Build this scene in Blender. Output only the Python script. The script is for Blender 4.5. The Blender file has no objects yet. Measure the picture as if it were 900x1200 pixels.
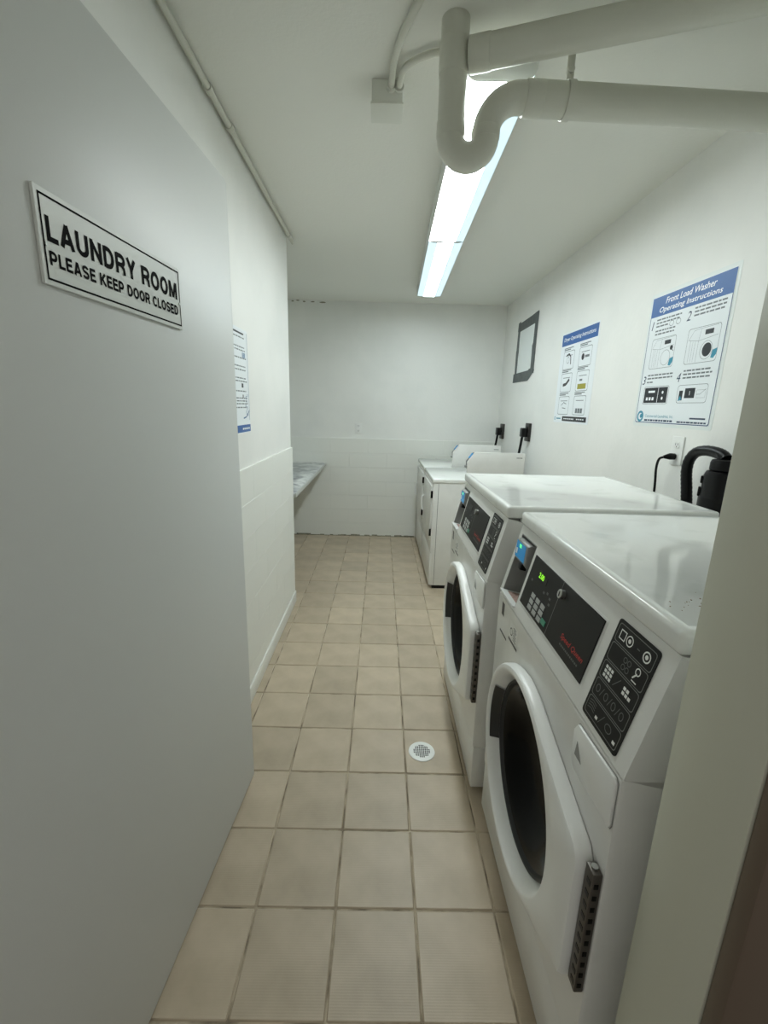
import bpy, bmesh, math, random
from mathutils import Vector, Matrix
random.seed(4)
S = bpy.context.scene
COL = S.collection

# ------------------------------------------------------------------ camera
F_PX, PITCH, YAW, ROLL, CAM_H = 522.288, 0.2325625, 0.0110551, 0.0278071, 1.43
def cam_axes():
    f = Vector((math.sin(YAW)*math.cos(PITCH), math.cos(YAW)*math.cos(PITCH), -math.sin(PITCH)))
    r = Vector((math.cos(YAW), -math.sin(YAW), 0)); u = r.cross(f)
    return r*math.cos(ROLL)+u*math.sin(ROLL), u*math.cos(ROLL)-r*math.sin(ROLL), f
r_, u_, f_ = cam_axes()
cd = bpy.data.cameras.new('camera'); cam = bpy.data.objects.new('camera', cd); COL.objects.link(cam)
cd.sensor_fit = 'HORIZONTAL'; cd.sensor_width = 36.0; cd.lens = F_PX/900*36.0; cd.clip_start = 0.02
m = Matrix((r_, u_, -f_)).transposed().to_4x4(); m.translation = (0, 0, CAM_H)
cam.matrix_world = m
S.camera = cam

# ------------------------------------------------------------------ world, exposure
W = bpy.data.worlds.new('hallway_ambient'); S.world = W; W.use_nodes = True
bg = W.node_tree.nodes['Background']; bg.inputs[0].default_value = (1.0, 1.0, 0.93, 1); bg.inputs[1].default_value = 0.32
S.view_settings.view_transform = 'Standard'; S.view_settings.look = 'None'
S.view_settings.exposure = 0.48; S.view_settings.gamma = 1.0; S.view_settings.use_curve_mapping = False
LIGHT_NEAR, LIGHT_FAR = 19.0, 27.0
S.cycles.max_bounces = 14; S.cycles.diffuse_bounces = 8

# ------------------------------------------------------------------ materials
def lin(c):
    if isinstance(c, str):
        c = [int(c[i:i+2], 16)/255 for i in (0, 2, 4)]
    return tuple(x/12.92 if x <= .04045 else ((x+.055)/1.055)**2.4 for x in c)+(1,)
MATS = {}
def mat(name, col, rough=.5, metal=0, bump=None, vary=None, emit=None, objrand=0, spec=.5, coat=0):
    if name in MATS: return MATS[name]
    M = bpy.data.materials.new(name); M.use_nodes = True; MATS[name] = M
    nt = M.node_tree; N = nt.nodes; L = nt.links; b = N['Principled BSDF']
    c = lin(col)
    b.inputs['Base Color'].default_value = c; b.inputs['Roughness'].default_value = rough
    b.inputs['Metallic'].default_value = metal; b.inputs['Specular IOR Level'].default_value = spec
    b.inputs['Coat Weight'].default_value = coat
    tc = N.new('ShaderNodeTexCoord'); src = None
    if vary:                      # (second colour, scale, low, high)
        nz = N.new('ShaderNodeTexNoise'); nz.inputs['Scale'].default_value = vary[1]; nz.inputs['Detail'].default_value = 6
        L.new(tc.outputs['Object'], nz.inputs['Vector'])
        mr = N.new('ShaderNodeMapRange'); mr.inputs[1].default_value = vary[2]; mr.inputs[2].default_value = vary[3]
        L.new(nz.outputs['Fac'], mr.inputs[0])
        mx = N.new('ShaderNodeMix'); mx.data_type = 'RGBA'; mx.inputs[6].default_value = c; mx.inputs[7].default_value = lin(vary[0])
        L.new(mr.outputs[0], mx.inputs[0]); src = mx.outputs[2]
    if objrand:
        oi = N.new('ShaderNodeObjectInfo'); hs = N.new('ShaderNodeHueSaturation')
        mr2 = N.new('ShaderNodeMapRange'); mr2.inputs[3].default_value = 1-objrand; mr2.inputs[4].default_value = 1+objrand
        L.new(oi.outputs['Random'], mr2.inputs[0]); L.new(mr2.outputs[0], hs.inputs['Value'])
        if src: L.new(src, hs.inputs['Color'])
        else: hs.inputs['Color'].default_value = c
        src = hs.outputs[0]
    if src: L.new(src, b.inputs['Base Color'])
    if bump:                      # (scale, strength, distance)
        nb = N.new('ShaderNodeTexNoise'); nb.inputs['Scale'].default_value = bump[0]; nb.inputs['Detail'].default_value = 4
        L.new(tc.outputs['Object'], nb.inputs['Vector'])
        bp = N.new('ShaderNodeBump'); bp.inputs['Strength'].default_value = bump[1]; bp.inputs['Distance'].default_value = bump[2]
        L.new(nb.outputs['Fac'], bp.inputs['Height']); L.new(bp.outputs[0], b.inputs['Normal'])
    if emit:
        b.inputs['Emission Color'].default_value = lin(emit[0]); b.inputs['Emission Strength'].default_value = emit[1]
    return M
WALL = mat('painted_wall', 'e8e8e4', .5, bump=(35, .25, .004), vary=('e1e2de', 3, .45, .75))
BLOCK = mat('painted_block', 'e6e7e1', .4, bump=(60, .2, .002))
CEIL = mat('painted_ceiling', 'e3e3dc', .8, bump=(90, .25, .003))
GROUT = mat('grout', '7d7261', .9, bump=(120, .4, .003), vary=('b8ab95', 9, .40, .56))
DOORM = mat('door_paint', 'cccecb', .42, bump=(260, .12, .001))
FRAME = mat('frame_paint', 'bdbdad', .45, bump=(200, .1, .001))
HALLTRIM = mat('hall_casing', '5f5144', .5)
HALLWALL = mat('hall_wall', '7d736c', .8)
ENAMEL = mat('white_enamel', 'dcdcd8', .28, vary=('d2d2cd', 7, .5, .8))
LIDM = mat('lid_enamel', 'e4e6e2', .12, vary=('d3d5d0', 9, .55, .75))
PLASTIC = mat('white_plastic', 'e6e7e4', .3)
GREYPL = mat('grey_plastic', '8d8e8b', .4)
DARKPL = mat('dark_plastic', '2b2c2c', .35)
BLACK = mat('black_plastic', '070708', .35, spec=.25)
PANELBLK = mat('black_panel', '0f0e0d', .4, spec=.25)
SLATE = mat('panel_line', '6f706c', .4)
ICON = mat('pale_print', 'e4e6e2', .6)
ICOND = mat('dim_print', '5c5e5c', .5)
KEYM = mat('grey_key', 'a9aba8', .5)
GREENK = mat('green_key', '3f8f74', .4)
REDTXT = mat('red_print', 'b5312c', .5)
LED = mat('green_display', '2a5a10', .4, emit=('8ae62c', 1.1))
LCD = mat('blue_screen', '1f6fa0', .25, emit=('2a86bd', .28))
LCDG = mat('green_screen_mark', '4ad07a', .4, emit=('58e68c', .7))
GLASS = mat('dark_door_glass', '030303', .16, spec=.18)
RUBBER = mat('rubber_gasket', '303131', .5, spec=.3)
STEEL = mat('steel', 'b9bab6', .3, 1)
HINGEM = mat('hinge_metal', '5c5751', .4, .5)
PIPE = mat('painted_pipe', 'cacabf', .45, bump=(150, .15, .002))
BOXM = mat('painted_box', 'd2d3ca', .45)
HOUSING = mat('fixture_white', 'cfd2d0', .4)
LENS1 = mat('lit_lens', 'f0f5f5', .3, emit=('f3fbfa', LIGHT_NEAR))
LENS2 = mat('dim_lit_lens', 'e4f0f5', .3, emit=('e9f7fb', LIGHT_FAR))
SIDELENS = mat('side_lens', 'd5e2e6', .35, emit=('c9e4f2', .62))
TAPE = mat('duct_tape', '555b5b', .5, vary=('434949', 14, .4, .7))
PAPER = mat('poster_paper', 'e6ebee', .35)
PAPER2 = mat('backing_paper', 'dfe4e2', .4)
BLUE = mat('poster_blue', '2f5f9f', .4)
TEAL = mat('logo_teal', '3f8fa8', .4)
INK = mat('ink', '22262b', .5)
INKG = mat('ink_grey', '6d7478', .5)
OLIVE = mat('olive_print', '9a9436', .5)
WHITEP = mat('white_print', 'f2f5f7', .5)
SIGNW = mat('sign_white', 'd3d6d1', .35)
SIGNBK = mat('sign_black', '080808', .8, spec=.1)
TANPL = mat('pink_dust', 'b79a90', .6, vary=('8f766c', 120, .4, .7))
RUST = mat('rust_crumb', '7c6046', .8)
DIRT = mat('dirty_paint', '93907f', .8, vary=('6f6a5a', 40, .4, .7))
def tile_mat():
    M = mat('floor_tile', 'bfb09a', .42, vary=('aa9c86', 7, .35, .75), objrand=.09)
    nt = M.node_tree; N = nt.nodes; L = nt.links
    tc = N.new('ShaderNodeTexCoord'); wv = N.new('ShaderNodeTexWave'); wv.inputs['Scale'].default_value = 55; wv.bands_direction = 'Y'
    nz = N.new('ShaderNodeTexNoise'); nz.inputs['Scale'].default_value = 300
    ad = N.new('ShaderNodeMath'); ad.operation = 'ADD'
    L.new(tc.outputs['Object'], wv.inputs['Vector']); L.new(tc.outputs['Object'], nz.inputs['Vector'])
    L.new(wv.outputs['Fac'], ad.inputs[0]); L.new(nz.outputs['Fac'], ad.inputs[1])
    bp = N.new('ShaderNodeBump'); bp.inputs['Strength'].default_value = .16; bp.inputs['Distance'].default_value = .001
    L.new(ad.outputs[0], bp.inputs['Height']); L.new(bp.outputs[0], N['Principled BSDF'].inputs['Normal'])
    return M
TILE = tile_mat()
def marble_mat():
    M = mat('marble_laminate', 'c9cbc9', .3)
    nt = M.node_tree; N = nt.nodes; L = nt.links
    tc = N.new('ShaderNodeTexCoord'); nz = N.new('ShaderNodeTexNoise'); nz.inputs['Scale'].default_value = 5; nz.inputs['Detail'].default_value = 8; nz.inputs['Distortion'].default_value = 1.6
    cr = N.new('ShaderNodeValToRGB'); cr.color_ramp.elements[0].position = .38; cr.color_ramp.elements[0].color = lin('83878a'); cr.color_ramp.elements[1].position = .6; cr.color_ramp.elements[1].color = lin('d6d8d6')
    L.new(tc.outputs['Object'], nz.inputs['Vector']); L.new(nz.outputs['Fac'], cr.inputs[0]); L.new(cr.outputs[0], N['Principled BSDF'].inputs['Base Color'])
    return M
MARBLE = marble_mat()

# ------------------------------------------------------------------ mesh helpers
class MB:
    def __init__(s): s.v = []; s.f = []
    def add(s, v, f):
        o = len(s.v); s.v += [tuple(p) for p in v]; s.f += [tuple(i+o for i in q) for q in f]; return s
    def box(s, x0, x1, y0, y1, z0, z1, T=None):
        v = [(x, y, z) for z in (z0, z1) for y in (y0, y1) for x in (x0, x1)]
        if T: v = [T(*p) for p in v]
        return s.add(v, [(0, 2, 3, 1), (4, 5, 7, 6), (0, 1, 5, 4), (2, 6, 7, 3), (0, 4, 6, 2), (1, 3, 7, 5)])
    def prism(s, poly, a0, a1, T):        # poly in 2D, extruded a0..a1, T(p,q,a) -> xyz
        n = len(poly)
        v = [T(p, q, a0) for p, q in poly]+[T(p, q, a1) for p, q in poly]
        return s.add(v, [tuple(range(n))[::-1], tuple(range(n, 2*n))]+[(i, (i+1) % n, n+(i+1) % n, n+i) for i in range(n)])
    def loops(s, L, cap0=False, cap1=False, closed=True):
        n = len(L[0]); v = [p for l in L for p in l]; f = []
        for k in range(len(L)-1):
            for i in range(n if closed else n-1):
                j = (i+1) % n; f.append((k*n+i, k*n+j, (k+1)*n+j, (k+1)*n+i))
        if cap0: f.append(tuple(range(n))[::-1])
        if cap1: f.append(tuple(range((len(L)-1)*n, len(L)*n)))
        return s.add(v, f)
    def tube(s, pts, r, n=14, caps=True):
        pts = [Vector(p) for p in pts]; L = []; up = None
        for i, p in enumerate(pts):
            t = (pts[min(i+1, len(pts)-1)]-pts[max(i-1, 0)]).normalized()
            if up is None: up = t.orthogonal().normalized()
            up = (up-t*up.dot(t)).normalized(); w = t.cross(up)
            rr = r[i] if isinstance(r, (list, tuple)) else r
            L.append([tuple(p+(up*math.cos(k*2*math.pi/n)+w*math.sin(k*2*math.pi/n))*rr) for k in range(n)])
        return s.loops(L, caps, caps)
    def cyl(s, c, ax, r, h, n=20, r2=None):
        c = Vector(c); ax = Vector(ax).normalized(); return s.tube([c, c+ax*h], [r, r if r2 is None else r2], n)
    def build(s, name, material, parent=None, bevel=0, seg=2, smooth=True, recalc=True):
        me = bpy.data.meshes.new(name); me.from_pydata(s.v, [], s.f)
        bm = bmesh.new(); bm.from_mesh(me)
        if recalc: bmesh.ops.recalc_face_normals(bm, faces=bm.faces)
        if bevel: 
            es = [e for e in bm.edges if len(e.link_faces) == 2 and e.calc_face_angle(0) > .5]
            bmesh.ops.bevel(bm, geom=es, offset=bevel, segments=seg, profile=.5, affect='EDGES', clamp_overlap=True)
        bm.to_mesh(me); bm.free()
        if smooth:
            me.shade_smooth(); me.set_sharp_from_angle(angle=math.radians(38))
        me.materials.append(material)
        return link(name, me, parent)
def link(name, me, parent=None):
    o = bpy.data.objects.new(name, me); COL.objects.link(o)
    if parent: o.parent = parent
    return o
def thing(name, label, cat, loc=(0, 0, 0), group=None):
    o = bpy.data.objects.new(name, None); COL.objects.link(o); o.location = loc; o.empty_display_size = .05
    return tag(o, label, cat, group)
def tag(o, label, cat, group=None):
    o['label'] = label; o['category'] = cat
    if group: o['group'] = group
    return o
def struct(o): o['kind'] = 'structure'; return o
def copy_tree(o, parent=None):
    c = o.copy(); COL.objects.link(c); c.parent = parent
    for ch in list(o.children): copy_tree(ch, c)
    return c
def arc(c, r, a0, a1, n, f):               # f(p,q) -> point
    return [f(c[0]+r*math.cos(a0+(a1-a0)*i/n), c[1]+r*math.sin(a0+(a1-a0)*i/n)) for i in range(n+1)]
def rrect(x0, x1, y0, y1, r, n=5):
    P = []
    for cx, cy, a in ((x1-r, y1-r, 0), (x0+r, y1-r, 90), (x0+r, y0+r, 180), (x1-r, y0+r, 270)):
        for i in range(n+1):
            t = math.radians(a+90*i/n); P.append((cx+r*math.cos(t), cy+r*math.sin(t)))
    return P
def text_mesh(body, width, height, T, x0=0, y0=0, bold=0, shear=0, depth=.0004, dest=None):
    """flat lettering scaled to width x height, mapped by T(u,v,out)"""
    cu = bpy.data.curves.new('t', 'FONT'); cu.body = body; cu.size = 1; cu.offset = bold; cu.shear = shear; cu.resolution_u = 3
    ob = bpy.data.objects.new('t', cu); COL.objects.link(ob)
    dg = bpy.context.evaluated_depsgraph_get(); me = bpy.data.meshes.new_from_object(ob.evaluated_get(dg))
    xs = [v.co.x for v in me.vertices]; ys = [v.co.y for v in me.vertices]
    sx = width/(max(xs)-min(xs)); sy = height/(max(ys)-min(ys))
    mb = dest or MB()
    mb.add([T(x0+(v.co.x-min(xs))*sx, y0+(v.co.y-min(ys))*sy, depth) for v in me.vertices], [tuple(p.vertices) for p in me.polygons])
    bpy.data.objects.remove(ob); bpy.data.curves.remove(cu); bpy.data.meshes.remove(me)
    return mb
def flat(mb, T, poly, out=.0004):          # thin printed shape
    n = len(poly); return mb.add([T(p, q, out) for p, q in poly], [tuple(range(n))])
def rect(mb, T, x0, x1, y0, y1, out=.0004): return flat(mb, T, [(x0, y0), (x1, y0), (x1, y1), (x0, y1)], out)
def outline(mb, T, poly, w, out=.0004):    # ring of width w inside a convex polygon
    cx = sum(p for p, q in poly)/len(poly); cy = sum(q for p, q in poly)/len(poly)
    hx = max(abs(p-cx) for p, q in poly); hy = max(abs(q-cy) for p, q in poly)
    inn = [(cx+(p-cx)*(1-w/hx), cy+(q-cy)*(1-w/hy)) for p, q in poly]; n = len(poly)
    return mb.add([T(p, q, out) for p, q in poly]+[T(p, q, out) for p, q in inn], [(i, (i+1) % n, n+(i+1) % n, n+i) for i in range(n)])
def stroke(mb, T, pts, w, out=.0005):
    for (a, b), (c, d) in zip(pts, pts[1:]):
        l = math.hypot(c-a, d-b) or 1; nx, ny = -(d-b)/l*w/2, (c-a)/l*w/2
        flat(mb, T, [(a+nx, b+ny), (c+nx, d+ny), (c-nx, d-ny), (a-nx, b-ny)], out)
    return mb
def _arc(cx, cy, rx, ry, a0, a1, n=10): return [(cx+rx*math.cos(math.radians(a0+(a1-a0)*i/n)), cy+ry*math.sin(math.radians(a0+(a1-a0)*i/n))) for i in range(n+1)]
GLYPH = {   # heavy sans capitals: width and strokes, stem .2 of the cap height
 'L': (.54, [[(.1, 1), (.1, .1)], [(0, .09), (.54, .09)]]), 'A': (.74, [[(.09, 0), (.37, .98)], [(.65, 0), (.37, .98)], [(.2, .29), (.54, .29)]]),
 'U': (.70, [[(.1, 1), (.1, .33)]+_arc(.35, .35, .25, .26, 180, 360)+[(.6, 1)]]), 'N': (.70, [[(.1, 0), (.1, 1)], [(.6, 0), (.6, 1)], [(.09, .93), (.61, .07)]]),
 'D': (.70, [[(.1, 0), (.1, 1)], [(.1, .91), (.3, .91)]+_arc(.3, .5, .3, .41, 90, -90)+[(.1, .09)]]),
 'R': (.70, [[(.1, 0), (.1, 1)], [(.1, .91), (.38, .91)]+_arc(.38, .69, .22, .22, 90, -90)+[(.1, .47)], [(.4, .46), (.56, .3), (.6, 0)]]),
 'Y': (.70, [[(.08, 1), (.35, .45)], [(.62, 1), (.35, .45)], [(.35, .5), (.35, 0)]]), 'O': (.76, [_arc(.38, .5, .28, .41, 0, 365, 26)]),
 'M': (.84, [[(.1, 0), (.1, 1)], [(.74, 0), (.74, 1)], [(.13, .96), (.42, .08)], [(.71, .96), (.42, .08)]]),
 'P': (.66, [[(.1, 0), (.1, 1)], [(.1, .91), (.34, .91)]+_arc(.34, .66, .22, .25, 90, -90)+[(.1, .41)]]),
 'E': (.60, [[(.1, 0), (.1, 1)], [(.1, .91), (.58, .91)], [(.1, .52), (.54, .52)], [(.1, .09), (.6, .09)]]),
 'S': (.66, [_arc(.33, .71, .23, .2, 15, 270, 14)[:]+_arc(.33, .29, .24, .2, 90, -165, 14)]), 'K': (.70, [[(.1, 0), (.1, 1)], [(.12, .38), (.6, .98)], [(.28, .55), (.62, .02)]]),
 'C': (.70, [_arc(.37, .5, .27, .41, 40, 320, 20)])}
def block_text(body, width, height, T, x0, y0, out=.0004):
    adv = sum(GLYPH[c][0]+.09 if c in GLYPH else .36 for c in body)-.09; k = width/adv; mb = MB(); x = x0; i = 0
    for c in body:
        if c not in GLYPH: x += .36*k; continue
        for st in GLYPH[c][1]:
            w = .225*height*min(1, k/height*1.05); pts = [(x+p*k, y0+q*height) for p, q in st]; P = []
            for j, p in enumerate(pts):                         # one mitred ribbon per stroke
                a = Vector(pts[max(j-1, 0)]); b = Vector(pts[min(j+1, len(pts)-1)]); d = (b-a).normalized(); nrm = Vector((-d.y, d.x))*w/2
                P.append((Vector(p)+nrm, Vector(p)-nrm))
            v = [T(q.x, q.y, out+i*.00001) for pr in P for q in pr]; i += 1
            mb.add(v, [(2*j, 2*j+1, 2*j+3, 2*j+2) for j in range(len(P)-1)])
        x += (GLYPH[c][0]+.09)*k
    return mb
def circ(cx, cy, r, n=24, sx=1): return [(cx+r*sx*math.cos(2*math.pi*i/n), cy+r*math.sin(2*math.pi*i/n)) for i in range(n)]

# ------------------------------------------------------------------ room shell
XL, XR, YB, YF, ZC = -.62, 1.25, 4.86, .505, 2.45
XREC, YEND = -1.35, 3.09
floor = struct(MB().box(XREC-.12, XR+.12, .355, YB+.12, -.06, -.0035).build('floor', GROUT))
TX, TY, TX0, TY0, GAP = .2323, .24907, -.3305, .7510, .0046
proto_tile = None
for r in range(-1, 17):
    for c in range(-5, 8):
        x0, x1 = TX0+c*TX+GAP/2, TX0+(c+1)*TX-GAP/2
        y0, y1 = TY0+r*TY+GAP/2, TY0+(r+1)*TY-GAP/2
        lx = -.607 if (y0+y1)/2 < YEND else XREC
        cx0, cx1, cy0, cy1 = max(x0, lx), min(x1, XR), max(y0, .52), min(y1, YB-.021)
        if cx1-cx0 < .015 or cy1-cy0 < .015: continue
        full = abs((cx1-cx0)-(x1-x0)) < 1e-6 and abs((cy1-cy0)-(y1-y0)) < 1e-6
        w, h = (cx1-cx0)/2, (cy1-cy0)/2
        if full and proto_tile: t = link('tile', proto_tile, floor)
        else:
            t = MB().box(-w, w, -h, h, -.011, 0).build('tile', TILE, floor, bevel=.003, seg=1)
            if full: proto_tile = t.data
        t.location = ((cx0+cx1)/2, (cy0+cy1)/2, random.uniform(-.0008, .0006))
struct(MB().box(-1.5, 1.5, -1.2, .355, -.06, -.002).build('floor_hall', HALLWALL))
struct(MB().box(XREC-.12, XR+.12, .377, YB+.12, ZC, ZC+.1).build('ceiling', CEIL))
wall_right = struct(MB().box(XR, XR+.12, .377, YB+.12, 0, ZC).build('wall_right', WALL))
wall_back = struct(MB().box(XREC-.12, XR, YB, YB+.12, 0, ZC).build('wall_back', WALL))
wall_left = struct(MB().box(XL-.13, XL, .40, YEND, 0, ZC).build('wall_left', WALL))
struct(MB().box(XREC-.12, XREC, YEND-.1, YB, 0, ZC).build('wall_recess_side', WALL))
struct(MB().box(XREC, XL-.13, YEND-.1, YEND, 0, ZC).build('wall_recess_front', WALL))
wf = MB().box(.44, XR+.12, .377, YF, 0, ZC).box(XL-.13, -.60, .29, .40, 0, ZC).box(-.60, .44, .29, YF, 2.11, ZC)
struct(wf.build('wall_front', WALL))
def blocks(parent, horizontal_range, place, ztop, bv, n=7, L=.405):
    h = ztop/n
    for k in range(n):
        a = horizontal_range[0]-(L/2 if k % 2 else 0)
        while a < horizontal_range[1]-.01:
            a0, a1 = max(a, horizontal_range[0])+.0002, min(a+L, horizontal_range[1])-.0002
            if a1-a0 > .02:
                b = place(a0, a1, k*h+.0003, (k+1)*h-.0003)
                b.build('block', BLOCK, parent, bevel=bv, seg=1)
            a += L
blocks(wall_left, (YF+.002, YEND), lambda a0, a1, z0, z1: MB().box(XL-.004, XL+.012, a0, a1, z0, z1), 1.14, .0014)
blocks(wall_back, (XREC, XR), lambda a0, a1, z0, z1: MB().box(a0, a1, YB-.020, YB+.004, z0, z1), 1.088, .0009)
struct(MB().box(XL+.012, XL+.020, YF+.02, YEND, 0, .085).build('baseboard_left', BLOCK, bevel=.003))
# ragged dirty caulk at the foot of the back wall, and chipped paint in the corner above
mb = MB(); x = XREC+.01
while x < .40:
    w = random.uniform(.02, .07); mb.box(x, x+w, YB-.020-random.uniform(.003, .010), YB-.019, -.002, random.uniform(.004, .02)); x += w
mb.build('caulk', DIRT, wall_back, bevel=.001, seg=1)
mb = MB()
for x, w, z in ((-.925, .03, 2.437), (-.875, .04, 2.446), (-.81, .035, 2.436), (-.72, .05, 2.435), (-.62, .08, 2.433)):
    P = [(x+w*.5*math.cos(t*.9)*random.uniform(.6, 1.1), z+.007*math.sin(t*.9)*random.uniform(.5, 1.1)) for t in range(7)]
    flat(mb, lambda p, q, o: (p, YB-o, q), P, .0008)
mb.build('paint_chip', DIRT, wall_back)

# door frame at the right of the camera
poly = [(.397, .377), (.397, .464), (.406, .5155), (.445, .5155), (.445, .377)]
struct(MB().prism(poly, 0, 2.11, lambda p, q, a: (p, q, a)).build('trim_1', FRAME, bevel=.002))
struct(MB().box(-.60, -.535, .28, .405, 0, 2.11).build('trim_2', FRAME, bevel=.002))
struct(MB().box(-.535, .397, .28, .5155, 2.075, 2.11).build('trim_3', FRAME, bevel=.002))
struct(MB().box(.3985, .455, .353, .377, 0, 2.15).build('trim_4', HALLTRIM, bevel=.004))
struct(MB().box(.455, 1.6, .360, .377, 0, 2.5).build('wall_hall', HALLWALL))

# open door leaf with its plane through two floor points
P2 = Vector((-.507, .75, 0)); DT = Vector((.0584, .9983, 0)); DN = Vector((.9983, -.0584, 0))
def D(s, z, o): return tuple(P2+DT*s+DN*o+Vector((0, 0, z)))
P = rrect(-.335, .722, .012, 2.05, .012, 3)
door = struct(MB().prism(P, -.045, 0, D).build('door_1', DOORM, bevel=.002))

# sign on the door
sg = thing('door_sign', 'white sign reading laundry room please keep door closed on the grey door', 'sign', D(.18, 1.594, 0))
def local(root, T):
    inv = Vector(root.location)
    return lambda *a: tuple(Vector(T(*a))-inv)
T = local(sg, D)
MB().box(-.027, .388, 1.594, 1.727, .0004, .0054, T).build('plate', SIGNW, sg, bevel=.0008, seg=1)
Ts = lambda p, q, o: T(p, q, o+.0054)
outline(MB(), Ts, [(-.020, 1.601), (.383, 1.601), (.383, 1.719), (-.020, 1.719)], .0032).build('border', SIGNBK, sg)
block_text('LAUNDRY ROOM', .382, .0345, Ts, -.0115, 1.6565).build('lettering', SIGNBK, sg)
block_text('PLEASE KEEP DOOR CLOSED', .381, .0200, Ts, -.0115, 1.6230).build('lettering', SIGNBK, sg)
for s_ in (-.015, .378):
    MB().cyl(T(s_, 1.650, .005), DN, .0028, .002, 12).build('screw', STEEL, sg)

# ------------------------------------------------------------------ washers
TH = math.atan2(.054, .221); ZB, WD, ZL, ZT, DEP = .862, .759, 1.083, 1.124, .738
def CON(a, s, o=0): return (s*math.sin(TH)-o*math.cos(TH), a, ZB+s*math.cos(TH)+o*math.sin(TH))
def FRT(a, z, o=0): return (-o, a, z)
def rev(T, w=WD): return lambda u, v, o: T(w-u, v, o)      # u grows to the viewer's right
def make_washer():
    R = thing('front_load_washer', '', 'washer')
    w = WD
    # cabinet shell: open at the front where panel sits
    prof = [(.091, .022), (DEP, .022), (DEP, ZL), (.100, ZL), (.091, ZB)]
    MB().prism(prof, .002, w-.002, lambda p, q, a: (p, a, q)).build('cabinet', ENAMEL, R, bevel=.004)
    # front panel with a round opening
    cx, cz = .40, .50; n = 72; r0 = .262
    ang = [2*math.pi*i/n for i in range(n)]
    za, zb = .205, ZB-.0015
    def torect(t):
        dx, dz = math.cos(t), math.sin(t); k = 9
        if dx: k = min(k, ((w-cx) if dx > 0 else cx)/abs(dx))
        if dz: k = min(k, ((zb-cz) if dz > 0 else (cz-za))/abs(dz))
        return cx+dx*k, cz+dz*k
    for C_ in ((0, za), (w, za), (w, zb), (0, zb)):            # snap nearest ray to corner
        t = math.atan2(C_[1]-cz, C_[0]-cx) % (2*math.pi)
        i = min(range(n), key=lambda j: abs(((ang[j]-t+math.pi) % (2*math.pi))-math.pi)); ang[i] = t
    rc = [torect(t) for t in ang]
    L = [[(.090, a, z) for a, z in rc], [(.006, a, z) for a, z in rc],
         [(0, cx+(a-cx)*.99, cz+(z-cz)*.988) for a, z in rc],
         [(0, cx+r0*math.cos(t), cz+r0*math.sin(t)) for t in ang], [(.090, cx+r0*math.cos(t), cz+r0*math.sin(t)) for t in ang]]
    MB().loops(L).build('front_panel', ENAMEL, R, recalc=True)
    MB().box(.003, .090, .001, w-.001, .022, .200).build('kick_panel', ENAMEL, R, bevel=.005)
    for a in (.06, w-.06):
        for d in (.07, DEP-.07): MB().cyl((d, a, 0), (0, 0, 1), .022, .024, 14).build('foot', DARKPL, R)
    # sloping console with an opening for the card bay
    A0, A1, S0, S1, SL = .605, .738, .012, .203, .2275
    mb = MB()
    T = lambda a, s, o: CON(a, s, o)
    for a0, a1, s0, s1 in ((0, A0, .001, SL), (A1, w, .001, SL), (A0, A1, .001, S0), (A0, A1, S1, SL)):
        mb.box(a0, a1, s0, s1, -.088, 0, T)
    mb.build('console', ENAMEL, R)
    P = rrect(0, w, .001, SL-.001, .006, 2)
    # lid
    mb = MB(); x0, x1, y0, y1 = .046, DEP+.008, -.004, w+.004
    lid = MB().box(x0, x1, y0, y1, ZL+.001, ZT); 
    o = lid.build('lid', LIDM, R, bevel=.010, seg=3)
    bm = bmesh.new(); bm.from_mesh(o.data)
    top = max((f for f in bm.faces if f.normal.z > .99), key=lambda f: f.calc_area())
    bmesh.ops.inset_region(bm, faces=[top], thickness=.016); bmesh.ops.inset_region(bm, faces=[top], thickness=.006, depth=-.0025)
    bm.to_mesh(o.data); bm.free(); o.data.set_sharp_from_angle(angle=math.radians(38))
    # door: hull of a circle and the hinge edge
    R0 = .273
    pts = circ(cx, cz, R0, 120)+[(.034, .668), (.034, .380)]
    hull = convex(pts); na = 96; A = [2*math.pi*i/na for i in range(na)]
    ob = [raypoly(hull, cx, cz, t) for t in A]
    def ring(k, d): return [(d, cx+(b-k)*math.cos(t), cz+(b-k)*math.sin(t)) for b, t in zip(ob, A)]
    def cir(r, d): return [(d, cx+r*math.cos(t), cz+r*math.sin(t)) for t in A]
    dr = MB().loops([ring(.004, -.001), ring(0, -.006), ring(0, -.026), ring(.004, -.033), ring(.012, -.036), cir(.257, -.0355), cir(.251, -.032), cir(.229, .004), cir(.227, .012)]).build('door', PLASTIC, R)
    MB().loops([cir(.2295, .003), cir(.226, -.002), cir(.220, -.001), cir(.215, .008), cir(.212, .02)]).build('gasket', RUBBER, dr)
    MB().loops([cir(.2200, .0065), cir(.205, .012), cir(.185, .026), cir(.165, .05), cir(.13, .07), cir(.07, .08), cir(.01, .082)], cap1=True).build('window', GLASS, dr)
    # dark grip on the latch side
    g = []
    for r, d in ((.2460, -.0260), (.2440, -.0280), (.2405, -.024), (.2340, -.012), (.2270, -.002)):
        g.append([(d, cx+r*math.cos(t), cz+r*math.sin(t)) for t in [math.radians(-20+46*i/14) for i in range(15)]])
    MB().loops(g, closed=False).build('grip', DARKPL, dr)
    hg = MB().box(-.018, 0, .006, .033, .386, .662).build('hinge', HINGEM, R, bevel=.003)
    mb = MB()
    for k in range(10):
        z = .400+k*.0258; mb.box(-.0188, -.0176, .010, .022, z, z+.010); mb.box(-.014, -.006, .0052, .0064, z, z+.010)
    mb.build('slot', BLACK, hg)
    MB().cyl((-.009, .020, .662), (0, 0, 1), .006, .004, 12).build('hinge_pin', STEEL, hg)
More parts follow.
